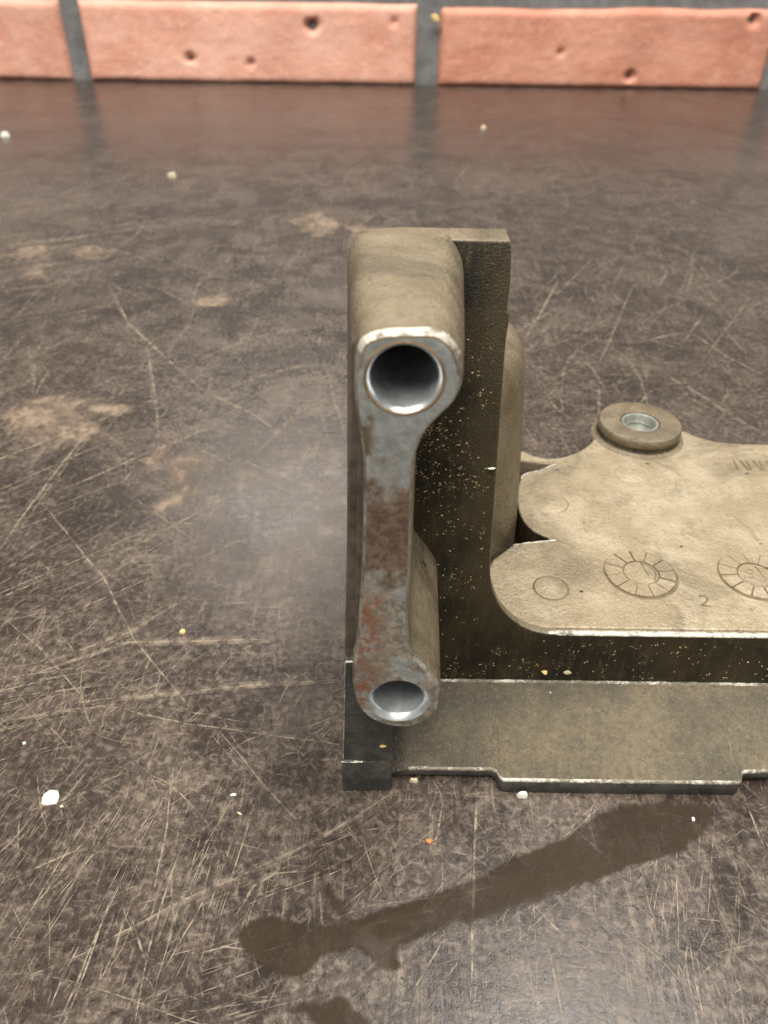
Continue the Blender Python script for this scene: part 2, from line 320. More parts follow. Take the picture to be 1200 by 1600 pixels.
OIL_MAIN = [(-13.43, 33.45), (-13.37, 33.81), (-13.15, 34.15), (-12.84, 34.47), (-12.49, 34.75), (-12.07, 35.01), (-11.58, 35.23), (-11.04, 35.40), (-10.47, 35.49), (-9.74, 35.46), (-8.96, 35.32), (-8.15, 35.14), (-7.36, 34.99), (-6.59, 34.89), (-5.80, 34.79), (-5.04, 34.73), (-4.31, 34.74), (-3.68, 34.83), (-3.08, 34.98), (-2.49, 35.16), (-1.90, 35.37), (-1.32, 35.60), (-0.75, 35.87), (-0.15, 36.15), (0.53, 36.43), (1.67, 36.81), (2.98, 37.20), (4.32, 37.59), (5.54, 37.99), (6.39, 38.29), (7.17, 38.58), (7.94, 38.89), (8.78, 39.25), (9.88, 39.77), (11.05, 40.36), (12.27, 40.97), (13.52, 41.57), (14.91, 42.16), (16.37, 42.72), (17.81, 43.31), (19.16, 43.95), (20.18, 44.59), (21.13, 45.29), (22.07, 45.98), (23.05, 46.57), (24.05, 47.04), (25.06, 47.43), (26.10, 47.76), (27.17, 48.00), (28.48, 48.15), (29.85, 48.17), (31.19, 48.13), (32.40, 48.08), (33.27, 48.06), (34.10, 48.03), (34.84, 47.97), (35.45, 47.82), (35.78, 47.68), (36.08, 47.52), (36.29, 47.32), (36.37, 47.07), (36.28, 46.77), (36.06, 46.42), (35.78, 46.06), (35.51, 45.72), (35.25, 45.41), (34.98, 45.12), (34.69, 44.84), (34.37, 44.54), (33.88, 44.09), (33.33, 43.62), (32.74, 43.16), (32.14, 42.74), (31.43, 42.33), (30.68, 41.97), (29.90, 41.64), (29.10, 41.33), (28.11, 41.00), (27.07, 40.73), (26.00, 40.46), (24.90, 40.13), (23.55, 39.67), (22.14, 39.16), (20.73, 38.63), (19.38, 38.12), (18.18, 37.66), (17.01, 37.20), (15.86, 36.75), (14.72, 36.32), (13.58, 35.89), (12.44, 35.47), (11.33, 35.08), (10.25, 34.76), (9.29, 34.57), (8.34, 34.44), (7.43, 34.31), (6.57, 34.13), (5.92, 33.91), (5.30, 33.65), (4.72, 33.38), (4.13, 33.12), (3.47, 32.87), (2.75, 32.63), (2.16, 32.37), (1.86, 32.08), (1.95, 31.81), (2.24, 31.52), (2.52, 31.23), (2.61, 30.99), (2.41, 30.76), (2.03, 30.55), (1.58, 30.40), (1.16, 30.33), (0.80, 30.36), (0.43, 30.48), (0.06, 30.65), (-0.29, 30.84), (-0.66, 31.12), (-1.01, 31.47), (-1.38, 31.81), (-1.79, 32.03), (-2.28, 32.10), (-2.82, 32.08), (-3.36, 31.99), (-3.84, 31.89), (-4.16, 31.81), (-4.46, 31.72), (-4.73, 31.60), (-4.98, 31.44), (-5.19, 31.17), (-5.35, 30.84), (-5.52, 30.50), (-5.76, 30.24), (-6.17, 30.01), (-6.66, 29.83), (-7.20, 29.72), (-7.72, 29.68), (-8.23, 29.74), (-8.76, 29.87), (-9.29, 30.07), (-9.80, 30.29), (-10.33, 30.56), (-10.86, 30.88), (-11.37, 31.23), (-11.85, 31.62), (-12.34, 32.05), (-12.84, 32.52), (-13.25, 33.01)]
OIL_DRIP = [(-6.70, 41.82), (-6.42, 41.70), (-6.02, 41.29), (-5.65, 40.82), (-5.28, 40.12), (-4.94, 39.31), (-4.54, 38.55), (-3.97, 37.90), (-3.34, 37.30), (-2.88, 36.69), (-2.65, 36.11), (-2.53, 35.53), (-2.63, 35.12), (-3.07, 34.93), (-3.73, 34.93), (-4.33, 35.10), (-4.86, 35.62), (-5.31, 36.42), (-5.71, 37.27), (-6.10, 38.09), (-6.44, 38.96), (-6.67, 39.81), (-6.79, 40.62), (-6.82, 41.41)]
OIL_LOW = [(-5.03, 28.27), (-4.44, 28.49), (-3.91, 28.72), (-3.37, 28.80), (-2.78, 28.60), (-2.20, 28.22), (-1.64, 27.80), (-1.01, 27.36), (-0.41, 26.88), (0.06, 26.34), (0.45, 25.68), (0.71, 24.97), (0.63, 24.45), (-0.43, 24.13), (-2.15, 24.13), (-3.67, 24.40), (-4.52, 24.94), (-5.25, 25.68), (-5.99, 26.27), (-6.59, 26.46), (-7.19, 26.55), (-7.69, 26.73), (-8.03, 27.04), (-8.30, 27.40), (-8.35, 27.72), (-7.61, 27.99), (-6.26, 28.12)]
SCRATCHES = [[(-33.37, 28.68), (-26.98, 31.70), (-20.33, 35.84), (-14.68, 38.72), (-7.42, 42.50), (-2.27, 45.81), (2.18, 49.17)], [(-13.50, 35.33), (-12.37, 38.12), (-10.33, 39.43), (-7.17, 39.67)], [(-28.41, 27.47), (-28.18, 30.05), (-27.49, 32.36)], [(-23.40, 34.72), (-20.93, 30.95)], [(-32.47, 59.65), (-22.33, 57.29), (-13.09, 55.99), (-4.05, 54.64)], [(-52.26, 75.07), (-44.90, 69.31), (-35.31, 60.09), (-31.95, 59.18)], [(-19.18, 56.61), (-13.84, 50.68), (-8.28, 44.62)], [(-22.76, 59.34), (-32.72, 70.68), (-40.70, 83.16), (-56.79, 101.70)], [(-73.35, 197.32), (-61.56, 172.79), (-48.08, 154.27), (-36.77, 139.33)], [(-36.77, 139.33), (-25.02, 129.81), (-19.27, 122.85)], [(-53.17, 142.17), (-54.48, 128.99), (-56.51, 113.21), (-57.61, 95.67), (-57.76, 88.58)], [(-35.07, 137.22), (-27.28, 145.81), (-18.40, 151.46), (-11.54, 152.29)], [(-23.92, 114.04), (-19.53, 125.15), (-14.53, 137.81)], [(-53.90, 160.61), (-44.68, 131.75), (-41.05, 117.83)], [(-46.87, 61.85), (-43.69, 66.04), (-33.88, 71.82), (-27.68, 78.73)], [(-43.31, 64.98), (-33.41, 70.09), (-16.70, 70.98), (-14.14, 70.80)], [(-38.39, 60.03), (-23.37, 62.26), (-15.63, 63.41), (-5.32, 64.32)], [(-44.94, 57.09), (-39.43, 58.58), (-32.17, 59.95)], [(-37.56, 45.64), (-34.02, 47.20), (-32.52, 51.20)], [(10.60, 49.06), (9.84, 42.76), (9.04, 36.24), (8.22, 28.43)], [(20.03, 45.05), (23.80, 40.91)], [(39.73, 49.13), (39.71, 45.34), (39.69, 41.82)], [(14.27, 37.55), (16.89, 34.56), (20.04, 32.32)], [(20.41, 37.01), (18.10, 34.57)], [(7.03, 42.03), (9.60, 41.38), (12.62, 39.43)], [(-5.76, 37.89), (-5.14, 33.68), (-5.15, 29.82)], [(-21.86, 37.04), (-22.34, 44.41), (-23.25, 51.35)], [(-20.79, 26.08), (-21.11, 34.04), (-20.38, 41.62)], [(-26.80, 26.01), (-26.22, 31.16), (-25.88, 36.98)], [(-37.20, 38.08), (-30.77, 41.47), (-28.31, 46.53)], [(2.85, 28.37), (5.93, 33.26)], [(-110.59, 218.37), (-100.79, 221.52), (-93.55, 227.50)], [(32.61, 141.91), (33.89, 133.97), (36.75, 129.07)], [(72.21, 171.79), (76.55, 158.20), (81.56, 149.10)], [(3.13, 43.36), (5.75, 42.70), (6.64, 47.07)], [(16.07, 26.54), (15.81, 31.71), (15.16, 35.12)], [(29.11, 33.00), (28.67, 29.73), (28.26, 26.69)], [(-1.87, 34.30), (2.98, 35.55), (6.70, 36.33)], [(-0.06, 34.92), (5.41, 34.99)], [(27.71, 46.04), (30.57, 46.53), (33.14, 45.98)], [(28.61, 35.31), (27.58, 31.86)], [(-16.46, 31.84), (-14.21, 32.42), (-11.21, 32.07)], [(-19.94, 27.07), (-16.01, 26.88)]]
PATCHES = [(-61.40, 127.58, 15.18, 15.04), (-66.69, 128.65, 9.76, 10.24), (-53.37, 131.51, 7.44, 4.09), (-34.88, 109.73, 5.50, 16.08), (-40.13, 117.85, 4.61, 9.05), (-103.52, 221.41, 13.66, 10.20), (-95.10, 206.03, 6.89, 9.08), (-22.08, 256.04, 14.52, 22.21), (-9.29, 246.55, 8.05, 20.83), (-86.20, 222.13, 10.98, 8.49), (-44.49, 187.35, 6.44, 8.72)]

# ------------------------------------------------------------------ workbench top
tv, tf = [], []
tv = [(-900, -400, 0), (900, -400, 0), (900, 540, 0), (-900, 540, 0), (-900, -400, -30), (900, -400, -30), (900, 540, -30), (-900, 540, -30)]
tf = [(0, 1, 2, 3), (7, 6, 5, 4), (0, 4, 5, 1), (1, 5, 6, 2), (2, 6, 7, 3), (3, 7, 4, 0)]
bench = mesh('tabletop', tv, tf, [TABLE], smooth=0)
tag(bench, 'dark brown scratched tabletop under the metal casting', kind='structure')

class Ribbons:
    def __init__(s): s.v = []; s.f = []; s.a = []; s.z = .05
    def add(s, pts, w, st, taper=True):
        s.z += 1.2e-5; n = len(pts); b = len(s.v)
        for i, p in enumerate(pts):
            a = pts[max(0, i - 1)]; c = pts[min(n - 1, i + 1)]
            tx, ty = c[0] - a[0], c[1] - a[1]; l = math.hypot(tx, ty) or 1
            ww = w * (.5 if not taper else .5 * (.18 + .82 * max(0, math.sin(math.pi * i / max(1, n - 1))) ** .6))
            ww *= random.uniform(.75, 1.25)
            s.v += [(p[0] - ty / l * ww, p[1] + tx / l * ww, s.z), (p[0] + ty / l * ww, p[1] - tx / l * ww, s.z)]
            s.a += [st, st]
            if i: q = b + 2 * i; s.f.append((q - 2, q - 1, q + 1, q))
    def build(s, name, m, parent):
        o = mesh(name, s.v, s.f, [m], parent, smooth=0)
        at = o.data.attributes.new('strength', 'FLOAT', 'POINT'); at.data.foreach_set('value', s.a)
        return o
def resample(pts, step):
    out = [pts[0]]
    for a, b in zip(pts, pts[1:]):
        n = max(1, int(math.hypot(b[0] - a[0], b[1] - a[1]) / step))
        for k in range(1, n + 1): out.append((a[0] + (b[0] - a[0]) * k / n, a[1] + (b[1] - a[1]) * k / n))
    return out
rb = Ribbons()
for sc in SCRATCHES:
    ym = sum(p[1] for p in sc) / len(sc); pw = .0011 * math.hypot(ym, 75) 
    P = resample(sc, 2.0 if ym < 90 else 5)
    P = [(x + mnoise.noise((x * .2, y * .2, 3)) * .25, y + mnoise.noise((x * .2, y * .2, 9)) * .25) for x, y in P]
    rb.add(P, random.uniform(1.6, 2.6) * pw * 1.15, random.uniform(.55, .9))
    for _ in range(2):
        d = random.uniform(-1, 1) * pw * 4; e = random.uniform(-1, 1) * pw * 4; i = random.randrange(max(1, len(P) // 2)); j = random.randrange(len(P) // 2, len(P))
        if j - i > 2: rb.add([(x + d, y + e) for x, y in P[i:j]], random.uniform(.6, 1.2) * pw, random.uniform(.25, .6))
def rnd_scratch(x, y, ln, w, st):
    a = random.choice((random.gauss(80, 14), random.gauss(35, 16), random.gauss(125, 14), random.gauss(62, 20), random.uniform(0, 180)))
    a = R(a); cv = random.gauss(0, .25) / ln; n = max(3, min(9, int(ln / 2) + 2)); P = []
    for i in range(n):
        t = (i / (n - 1) - .5) * ln; o = cv * t * t + random.gauss(0, .02 * ln ** .5)
        P.append((x + t * math.cos(a) - o * math.sin(a), y + t * math.sin(a) + o * math.cos(a)))
    rb.add(P, w, st)
def scatter(n, y0, y1, spread, l0, l1, w0, w1, s0, s1):
    for _ in range(n):
        y = y0 + (y1 - y0) * random.random(); x = random.uniform(-1, 1) * (spread * (y + 35) / 100)
        cl = mnoise.noise((x * .03, y * .03, 1.7)) + .5 * mnoise.noise((x * .09, y * .09, 4.1))
        if random.random() > .62 + cl: continue
        ln = l0 * (l1 / l0) ** random.random()
        rnd_scratch(x, y, ln, random.uniform(w0, w1), random.uniform(s0, s1))
scatter(3200, 22, 75, 70, .8, 9, .045, .17, .12, .55)
scatter(2600, 55, 150, 75, 1.5, 16, .07, .24, .15, .6)
scatter(1800, 130, 330, 85, 5, 45, .2, .7, .15, .5)
scatter(200, 300, 520, 75, 10, 70, .6, 1.6, .08, .28)
scatter(70, 24, 150, 70, 12, 60, .05, .14, .2, .6)
for cx, cy, ang, ln, wd, n_, lw in ((-48, 78, 40, 40, 14, 26, .16), (-38, 42, 72, 20, 12, 40, .09), (30, 36, 68, 16, 14, 36, .08), (-20, 36, 80, 22, 9, 34, .08), (-64, 110, 48, 60, 22, 22, .26), (-30, 120, 140, 40, 14, 14, .22),
        (-52, 60, 18, 30, 10, 24, .12), (52, 42, 110, 18, 12, 24, .08), (60, 200, 60, 60, 40, 20, .4), (-110, 220, 30, 90, 50, 24, .5), (10, 40, 40, 24, 10, 22, .08), (-12, 30, 20, 16, 9, 26, .08)):
    for _ in range(n_):
        a = R(ang + random.gauss(0, 5)); o = random.gauss(0, wd / 2); q = random.gauss(0, ln / 3); l_ = ln * random.uniform(.15, .9); x = cx + q * math.cos(a) - o * math.sin(a); y = cy + q * math.sin(a) + o * math.cos(a)
        if y < 500: rb.add([(x + (t - .5) * l_ * math.cos(a) + random.gauss(0, .012 * ln ** .5), y + (t - .5) * l_ * math.sin(a) + random.gauss(0, .012 * ln ** .5)) for t in (0, .2, .4, .6, .8, 1)], lw * random.uniform(.6, 1.6), random.uniform(.25, .8))
for k in (14, 15, 16, 10, 11, 12, 0, 17):
    P = resample(SCRATCHES[k], 4)
    for _ in range(5):
        d = random.gauss(0, .5); e = random.gauss(0, .5); i = random.randrange(max(1, len(P) // 2)); rb.add([(x + d, y + e) for x, y in P[i:]] if len(P) - i > 3 else P, random.uniform(.3, .8) * (.5 if k == 0 else 1), random.uniform(.12, .3))
tag(rb.build('scratch_marks', SCR, bench), kind='stuff')
pv, pf, pa = [], [], []
for k, (x, y, rx, ry) in enumerate(PATCHES):
    b = len(pv); z = .02 + .002 * k; n = 28; rings = 5
    pv.append((x, y, z)); pa.append(1.0)
    for j in range(1, rings + 1):
        for i in range(n):
            t = 2 * math.pi * i / n; q = j / rings
            pv.append((x + rx * 1.5 * q * math.cos(t), y + ry * 1.5 * q * math.sin(t), z)); pa.append(1 - q * 1.25)
    for i in range(n): pf.append((b, b + 1 + i, b + 1 + (i + 1) % n))
    for j in range(rings - 1):
        for i in range(n):
            c0 = b + 1 + j * n; pf.append((c0 + i, c0 + n + i, c0 + n + (i + 1) % n, c0 + (i + 1) % n))
po = mesh('worn_patch', pv, pf, [PATCH], bench, smooth=0)
po.data.attributes.new('strength', 'FLOAT', 'POINT').data.foreach_set('value', pa)
tag(po, kind='stuff')

def sdist(p, poly):
    d = 1e9; ins = False; n = len(poly)
    for i in range(n):
        (x0, y0), (x1, y1) = poly[i], poly[(i + 1) % n]; ex, ey = x1 - x0, y1 - y0
        t = max(0, min(1, ((p[0] - x0) * ex + (p[1] - y0) * ey) / (ex * ex + ey * ey + 1e-9)))
        d = min(d, (p[0] - x0 - t * ex) ** 2 + (p[1] - y0 - t * ey) ** 2)
        if (y0 > p[1]) != (y1 > p[1]) and p[0] < x0 + (p[1] - y0) / (y1 - y0) * ex: ins = not ins
    return math.sqrt(d) * (1 if ins else -1)
def oil(name, polys, label, st=.3):
    xs_ = [q[0] for p in polys for q in p[0]]; ys_ = [q[1] for p in polys for q in p[0]]
    x0, y0 = min(xs_) - .5, min(ys_) - .5; nx = int((max(xs_) + .5 - x0) / st) + 1; ny = int((max(ys_) + .5 - y0) / st) + 1
    V, A, idx, F = [], [], {}, []
    for j in range(ny + 1):
        for i in range(nx + 1):
            p = (x0 + i * st, y0 + j * st)
            q = (p[0] + .35 * mnoise.noise((p[0] * .7, p[1] * .7, 5)), p[1] + .35 * mnoise.noise((p[0] * .7, p[1] * .7, 8)))
            d = max(min(1, sdist(q, pl_) / .9) * k for pl_, k in polys)
            if d > -.5: idx[i, j] = len(V); V.append((p[0], p[1], (.11 + .03 * max(0, d)))); A.append(max(0, d))
    for j in range(ny):
        for i in range(nx):
            k = [(i, j), (i + 1, j), (i + 1, j + 1), (i, j + 1)]
            if all(q in idx for q in k) and max(A[idx[q]] for q in k) > 0: F.append(tuple(idx[q] for q in k))
    o = mesh(name, V, F, [OIL], smooth=80)
    o.data.attributes.new('strength', 'FLOAT', 'POINT').data.foreach_set('value', A)
    return tag(o, label, 'oil stain')
oil('oil_smear', [(OIL_MAIN, 1), (OIL_DRIP, .62)], 'long dark wet oil smear on the tabletop in front of the casting')
oil('oil_smear', [(OIL_LOW, .8)], 'small oil patch at the very front of the tabletop, below the long smear')

# ------------------------------------------------------------------ brick wall
wall = link('brick_wall', None, None, (0, .535, 0))
tag(wall, 'red and pink painted brick wall with grey mortar behind the tabletop', 'wall')
mv = [(-900, 4, -40), (900, 4, -40), (900, 90, -40), (-900, 90, -40), (-900, 4, 58), (900, 4, 58), (900, 90, 58), (-900, 90, 58)]
mesh('mortar_bed', mv, [(3, 2, 1, 0), (4, 5, 6, 7), (0, 1, 5, 4), (1, 2, 6, 5), (2, 3, 7, 6), (3, 0, 4, 7)], [MORTAR], wall, smooth=0)
def brick_mesh(w, h, nx, nz, seed, mat, pits=(), slump=0):
    V, F = [], []
    for k in range(nz + 1):
        for i in range(nx + 1):
            x = w * i / nx; z = h * k / nz
            ex = min(x, w - x); ez = min(z, h - z); e = min(ex, ez)
            wob = 1.0 * mnoise.noise((x * .03 + seed, z * .06, 2.2)) + .5 * mnoise.noise((x * .12, z * .2, seed))
            zz = z + (mnoise.noise((x * .03, seed, 7)) * 1.5 * (z / h if slump else .4)) - slump * (z / h) * (.5 + mnoise.noise((x * .025, seed, 1.3)))
            d = 4.0 * max(0, 1 - e / 3.2) ** 2.2
            y = d + wob * .35 + mnoise.noise((x * .35, z * .35, seed)) * .25
            for (px, pz, pr, pd) in pits:
                q = math.hypot(x - px, z - pz) / pr
                if q < 1.3: y += pd * max(0, 1 - q * q)
            V.append((x, y, zz))
    for k in range(nz):
        for i in range(nx):
            a = k * (nx + 1) + i; F.append((a, a + 1, a + nx + 2, a + nx + 1))
    bnd = [i for i in range(nx + 1)] + [(k + 1) * (nx + 1) - 1 for k in range(1, nz + 1)] + [nz * (nx + 1) + i for i in range(nx - 1, -1, -1)] + [k * (nx + 1) for k in range(nz - 1, 0, -1)]
    b0 = len(V); V += [(V[i][0], 8, V[i][2]) for i in bnd]
    for j in range(len(bnd)):
        k = (j + 1) % len(bnd); F.append((bnd[k], bnd[j], b0 + j, b0 + k))
    me = bpy.data.meshes.new('brick'); me.from_pydata([tuple(c * MM for c in v) for v in V], [], F); me.materials.append(mat); fix(me, 50)
    return me
row = [(-411, 216, BRICKA, []), (-184, 199.5, BRICKA, [(137.5, 31.5, 4.6, 7), (63, 13.5, 3.4, 5), (99.5, 11.5, 2.8, 3.5), (186, 34, 2.5, 3)]),
       (29, 199, BRICKB, [(117, 7.5, 3.4, 5), (73, 20, 2.4, 3), (184, 37, 4, 5)]), (240, 200, BRICKB, [(60, 20, 3, 4)])]
for k, (x, w, m, pits) in enumerate(row):
    link('brick', brick_mesh(w, 42.5, 110, 26, 3.1 + 5 * k, m, pits, 1.6 if m is BRICKB else 0), wall, (x * MM, 0, -.0008))
shared = [brick_mesh(203, 42, 30, 8, 20 + 3 * k, BRICKA if k % 2 else BRICKB) for k in range(4)]
for x in (-625, 445): link('brick', shared[0], wall, (x * MM, 0, -.0005))
# ------------------------------------------------------------------ the casting
B = link('cast_bracket', None, None, (.012, .060, 0))
tag(B, 'dirty cast aluminium bracket with bored upright post standing on the scratched tabletop', 'metal casting')
ORG = (12, 60, 0)
def part(name, V, F, mats, mi=None, parent=None, smooth=40, **k):
    V = [(v[0] - ORG[0], v[1] - ORG[1], v[2] - ORG[2]) for v in V]
    return mesh(name, V, F, mats, parent or B, mi, smooth)
def part_co(m):            # materials that place deposits use bracket coordinates shifted to scene millimetres
    pass
YF, YD = 43.7, 60.0
# front wall: L-shaped slab
edge = list(WALL_EDGE)
zc = edge[-1][1]
poly = [(-1.7, 55.95), (1, 56.15)] + [(9.35, 56.1)] + edge + [(92, zc), (92, .35), (2.0, .35), (-3.6, .35), (-3.5, 25), (-3.15, 53.0), (-2.7, 54.9)]
V, F = loft([[(x, YD, z) for x, z in poly], [(x, YD + 1.0 + 2.0 * max(0, min(1, (z - 18) / 24)), z + .05) for x, z in poly]])
mi = [1] * len(F); mi[-2] = 0
wl = part('wall_slab', V, F, [OILY_SHADE, CASTB, WORN], mi, smooth=30); bevel(wl, .16, 2, 30, -1)

# post with two bores
def post():
    out = POST; inn = offset2(out, lambda p: -.22 - .16 * max(0, min(1, (p[1] - 52) / 3)))
    cy = lambda p: .40 + .95 * max(0, (p[1] - 20) / 36)
    rear = offset2(out, cy); rear = [(x, min(z, 56.35)) for x, z in rear]
    n = len(out)
    bm = bmesh.new()
    inn2 = offset2(inn, lambda p: -.13)
    ring = lambda P, y: [bm.verts.new(((x - 12) * MM, (y - 60) * MM, z * MM)) for x, z in P]
    ra = ring(inn2, YF); r0 = ring(inn, YF + .02); r1 = ring(out, YF + .38); r2 = ring(offset2(out, lambda p: cy(p) * .35), YF + 5); r3 = ring(rear, YD + .6)
    fs = []
    for a, b, m in ((ra, r0, 4), (r0, r1, 3), (r1, r2, 2), (r2, r3, 2)):
        for i in range(n):
            f = bm.faces.new((a[i], a[(i + 1) % n], b[(i + 1) % n], b[i])); f.material_index = (1 if out[i][1] > 54.3 else 3) if m == 3 else ((4 if out[i][1] > 53.2 else 0) if m == 4 else m)  # pale rim on the boss top is a painted highlight
    ed = [bm.edges.get((ra[i], ra[(i + 1) % n])) for i in range(n)]
    for c, r in (((1.17, 52.55), 2.62), ((1.50, 21.40), 2.72)):
        h = ring(circ(c, r), YF)
        ed += [bm.edges.new((h[i], h[(i + 1) % len(h)])) for i in range(len(h))]
    g = bmesh.ops.triangle_fill(bm, edges=ed, use_beauty=True)
    for f in g['geom']:
        if isinstance(f, bmesh.types.BMFace): f.material_index = 0
    me = bpy.data.meshes.new('post'); bm.to_mesh(me); bm.free()
    for m in (FACE, BOSSRIM, CASTB, EDGE, BROWNRIM): me.materials.append(m)
    fix(me, 32)
    return link('post', me, B)
post()
def bore(c, prof, mats, mi):
    rings = [[(x, y, z) for x, z in circ(c, r)] for y, r in prof]
    V, F = loft(rings, False, True)
    n = 48; m = []
    for k in range(len(prof) - 1): m += [mi[k]] * n
    return part('bore', V, F, mats, m + [mi[-1]], smooth=35)
bore((1.17, 52.55), [(YF, 2.62), (YF - .06, 2.50), (YF + .02, 2.38), (YF + .30, 2.22), (YF + .42, 2.15), (YF + 11, 2.12), (YF + 13, 2.0), (YF + 15.6, 1.2)], [BORE, BROWNRIM, OILY_SHADE], [1, 1, 0, 0, 0, 2, 2])  # dark end of the bore paints the shade deep in the hole
bore((1.50, 21.40), [(YF, 2.72), (YF + .40, 2.26), (YF + .55, 2.22), (YF + 7.5, 2.2), (YF + 9, 1.9), (YF + 13, 1.0)], [BORE, BROWNRIM, OILY_SHADE], [0, 0, 0, 2, 2])  # same dark end, shade put into the colour

# stepped flange on the outer side of the post
def flange(name, y0, xt, xb, xr, zt, zb, m, rearx):
    a = [(xr, y0, zt), (xt + .35, y0, zt), (xt, y0, zt - .5), (xb, y0, zb + .3), (xb, y0, zb), (xr, y0, zb)]
    b = [(xr, 61, zt + .3), (xt + rearx + .8, 61, zt + .3), (xt + rearx, 61, zt - 1.0), (xb + rearx * .55, 61, zb + .3), (xb + rearx * .55, 61, zb), (xr, 61, zb)]
    V, F = loft([a, b]); o = part(name, V, F, [m, WORN], smooth=30); return bevel(o, .14, 2, 30, -1)
flange('flange', 45.5, -2.25, -3.22, -1.2, 54.6, 24.6, STRIP, -.95)
flange('flange_step', 44.75, -1.75, -2.30, -1.2, 53.4, 25.2, STRIP, -.6)
# foot
a = [(-3.20, 44.95, 25.0), (-1.35, 44.95, 25.0), (-1.35, 48.45, 5.9), (-3.93, 48.6, 5.9)]
V, F = loft([a, [(-3.5, 61, 25.0), (-1.35, 61, 25.0), (-1.35, 61, 5.9), (-4.2, 61, 5.9)]])
bevel(part('foot', V, F, [BLACK], smooth=30), .20, 2, 30, -1)
a = [(-1.5, 46.2, 18.3), (0.9, 46.2, 18.3), (1.25, 48.5, 5.9), (-1.5, 48.5, 5.9)]
V, F = loft([a, [(x, 61, z) for x, y, z in a]])
part('foot_web', V, F, [BLACK], smooth=30)
def highlight_strip(name, pts, r, parent=None):
    P = resample3(pts, .3); rings = []
    for p in P:
        k = r * (1 + .9 * mnoise.noise((p[0] * 1.3, p[1] * 1.3, p[2] * 1.3)))
        rings.append([(p[0] + k * math.cos(t), p[1] + k * math.sin(t) * .7, p[2] + k * math.sin(t) * .7) for t in (0, 1.25, 2.5, 3.75, 5)])
    V, F = loft(rings); return part(name, V, F, [RIMW], None, parent, 60)  # thin added strip whose pale colour stands for a lit edge
def resample3(pts, step):
    out = [pts[0]]
    for a, b in zip(pts, pts[1:]):
        n = max(1, int(math.dist(a, b) / step)); out += [tuple(a[i] + (b[i] - a[i]) * k / n for i in range(3)) for k in range(1, n + 1)]
    return out
highlight_strip('foot_edge_highlight', [(-1.9, 44.8, 25.35), (-2.5, 44.95, 25.0), (-3.12, 45.0, 24.9), (-3.17, 45.05, 24.3), (-3.88, 48.66, 6.1)], .075)  # painted highlight down the left edge of the foot
highlight_strip('foot_edge_highlight', [(-4.0, 48.47, 5.72), (-1.9, 48.47, 5.76)], .07)  # painted highlight along the top line of the pad
a = [(-4.00, 48.4, 5.9), (1.18, 48.5, 5.9), (1.25, 48.8, 3), (1.28, 48.85, .0), (-4.12, 48.7, .0), (-4.10, 48.6, 3)]
V, F = loft([a, [(x * 1.08, 61, z) for x, y, z in a]])
bevel(part('foot_pad', V, F, [BLACK, WORN], smooth=30), .30, 3, 30, -1)

# rail
sec = []
def rs(x, yl, zl, zb, zr=5.4, zmid=None):
    ym = (YD + yl) / 2
    zm = (zr + zl) / 2 + .25 if zmid is None else zmid
    return [(x, YD + .5, zr), (x, YD - .2, zr), (x, ym, zm), (x, yl + .30, zl + .10), (x, yl + .06, zl), (x, yl, zl - .16), (x, yl + .04, zb + .1), (x, yl + .15, zb), (x, YD + .5, zb)]
xs = [(.6, 50.6, .9, .0, 4.2, 2.2), (1.35, 50.55, 1.0, .0, 4.6, 2.6), (1.9, 50.5, 1.35, .15, 5.1, 3.2), (2.5, 50.45, 1.6, .4), (3.1, 50.43, 1.7, .55), (4.2, 50.42, 1.75, .6), (8, 50.40, 1.75, .6), (12.2, 50.42, 1.75, .6), (12.7, 50.1, 1.85, .45),
      (12.95, 49.2, 2.1, .05), (13.3, 48.85, 2.15, .0), (20, 48.80, 2.2, .0), (30, 48.82, 2.2, .0), (38.6, 48.86, 2.2, .0), (39.1, 49.2, 2.15, .05), (39.4, 50.0, 2.1, .5), (39.9, 50.35, 2.05, .75), (42, 50.45, 2.05, .8), (60, 50.45, 2.05, .8), (92, 50.45, 2.05, .8)]
V, F = loft([rs(*q) for q in xs])
mi = [0] * len(F); n = 9
for k in range(len(xs) - 1):
    mi[k * n + 3] = mi[k * n + 4] = 1 if k > 3 else 0  # lip faces carry the painted highlight, left end without it
    for j in (5, 6, 7): mi[k * n + j] = 2
part('rail', V, F, [RAIL, RAILRIM, BLACK], mi, smooth=50)
V, F = loft([[(x, YD - .28, 5.36), (x, YD - .05, 5.62), (x, YD + .2, 5.4)] for x in [3 + .9 * i for i in range(99)]])
V = [(x, y + mnoise.noise((x * .9, 3, 1)) * .10, z + mnoise.noise((x * .9, 7, 1)) * .08) for x, y, z in V]
part('rail_edge', V, F, [RAILRIM], smooth=60)

# block behind the upright
base = [(-3, 60.9), (9.7, 60.9), (12.4, 70), (13.0, 72.4), (14.2, 74.0), (16.0, 76.6), (17.6, 81), (18.45, 86.4), (18.3, 89), (16.5, 91.2), (12, 92), (-3, 92)]
rings = []
for z, d in ((.3, .3), (13, 0), (25, -.75), (32.5, -1.3), (34.8, -1.75), (36.6, -2.7), (37.7, -4.0), (38.2, -5.6)):
    rings.append([(x + (d if x > 11 else 0), min(y, 92 + d) if y > 89 else y, z) for x, y in base])
V, F = loft(rings); part('rear_block', V, F, [CASTB], smooth=50)

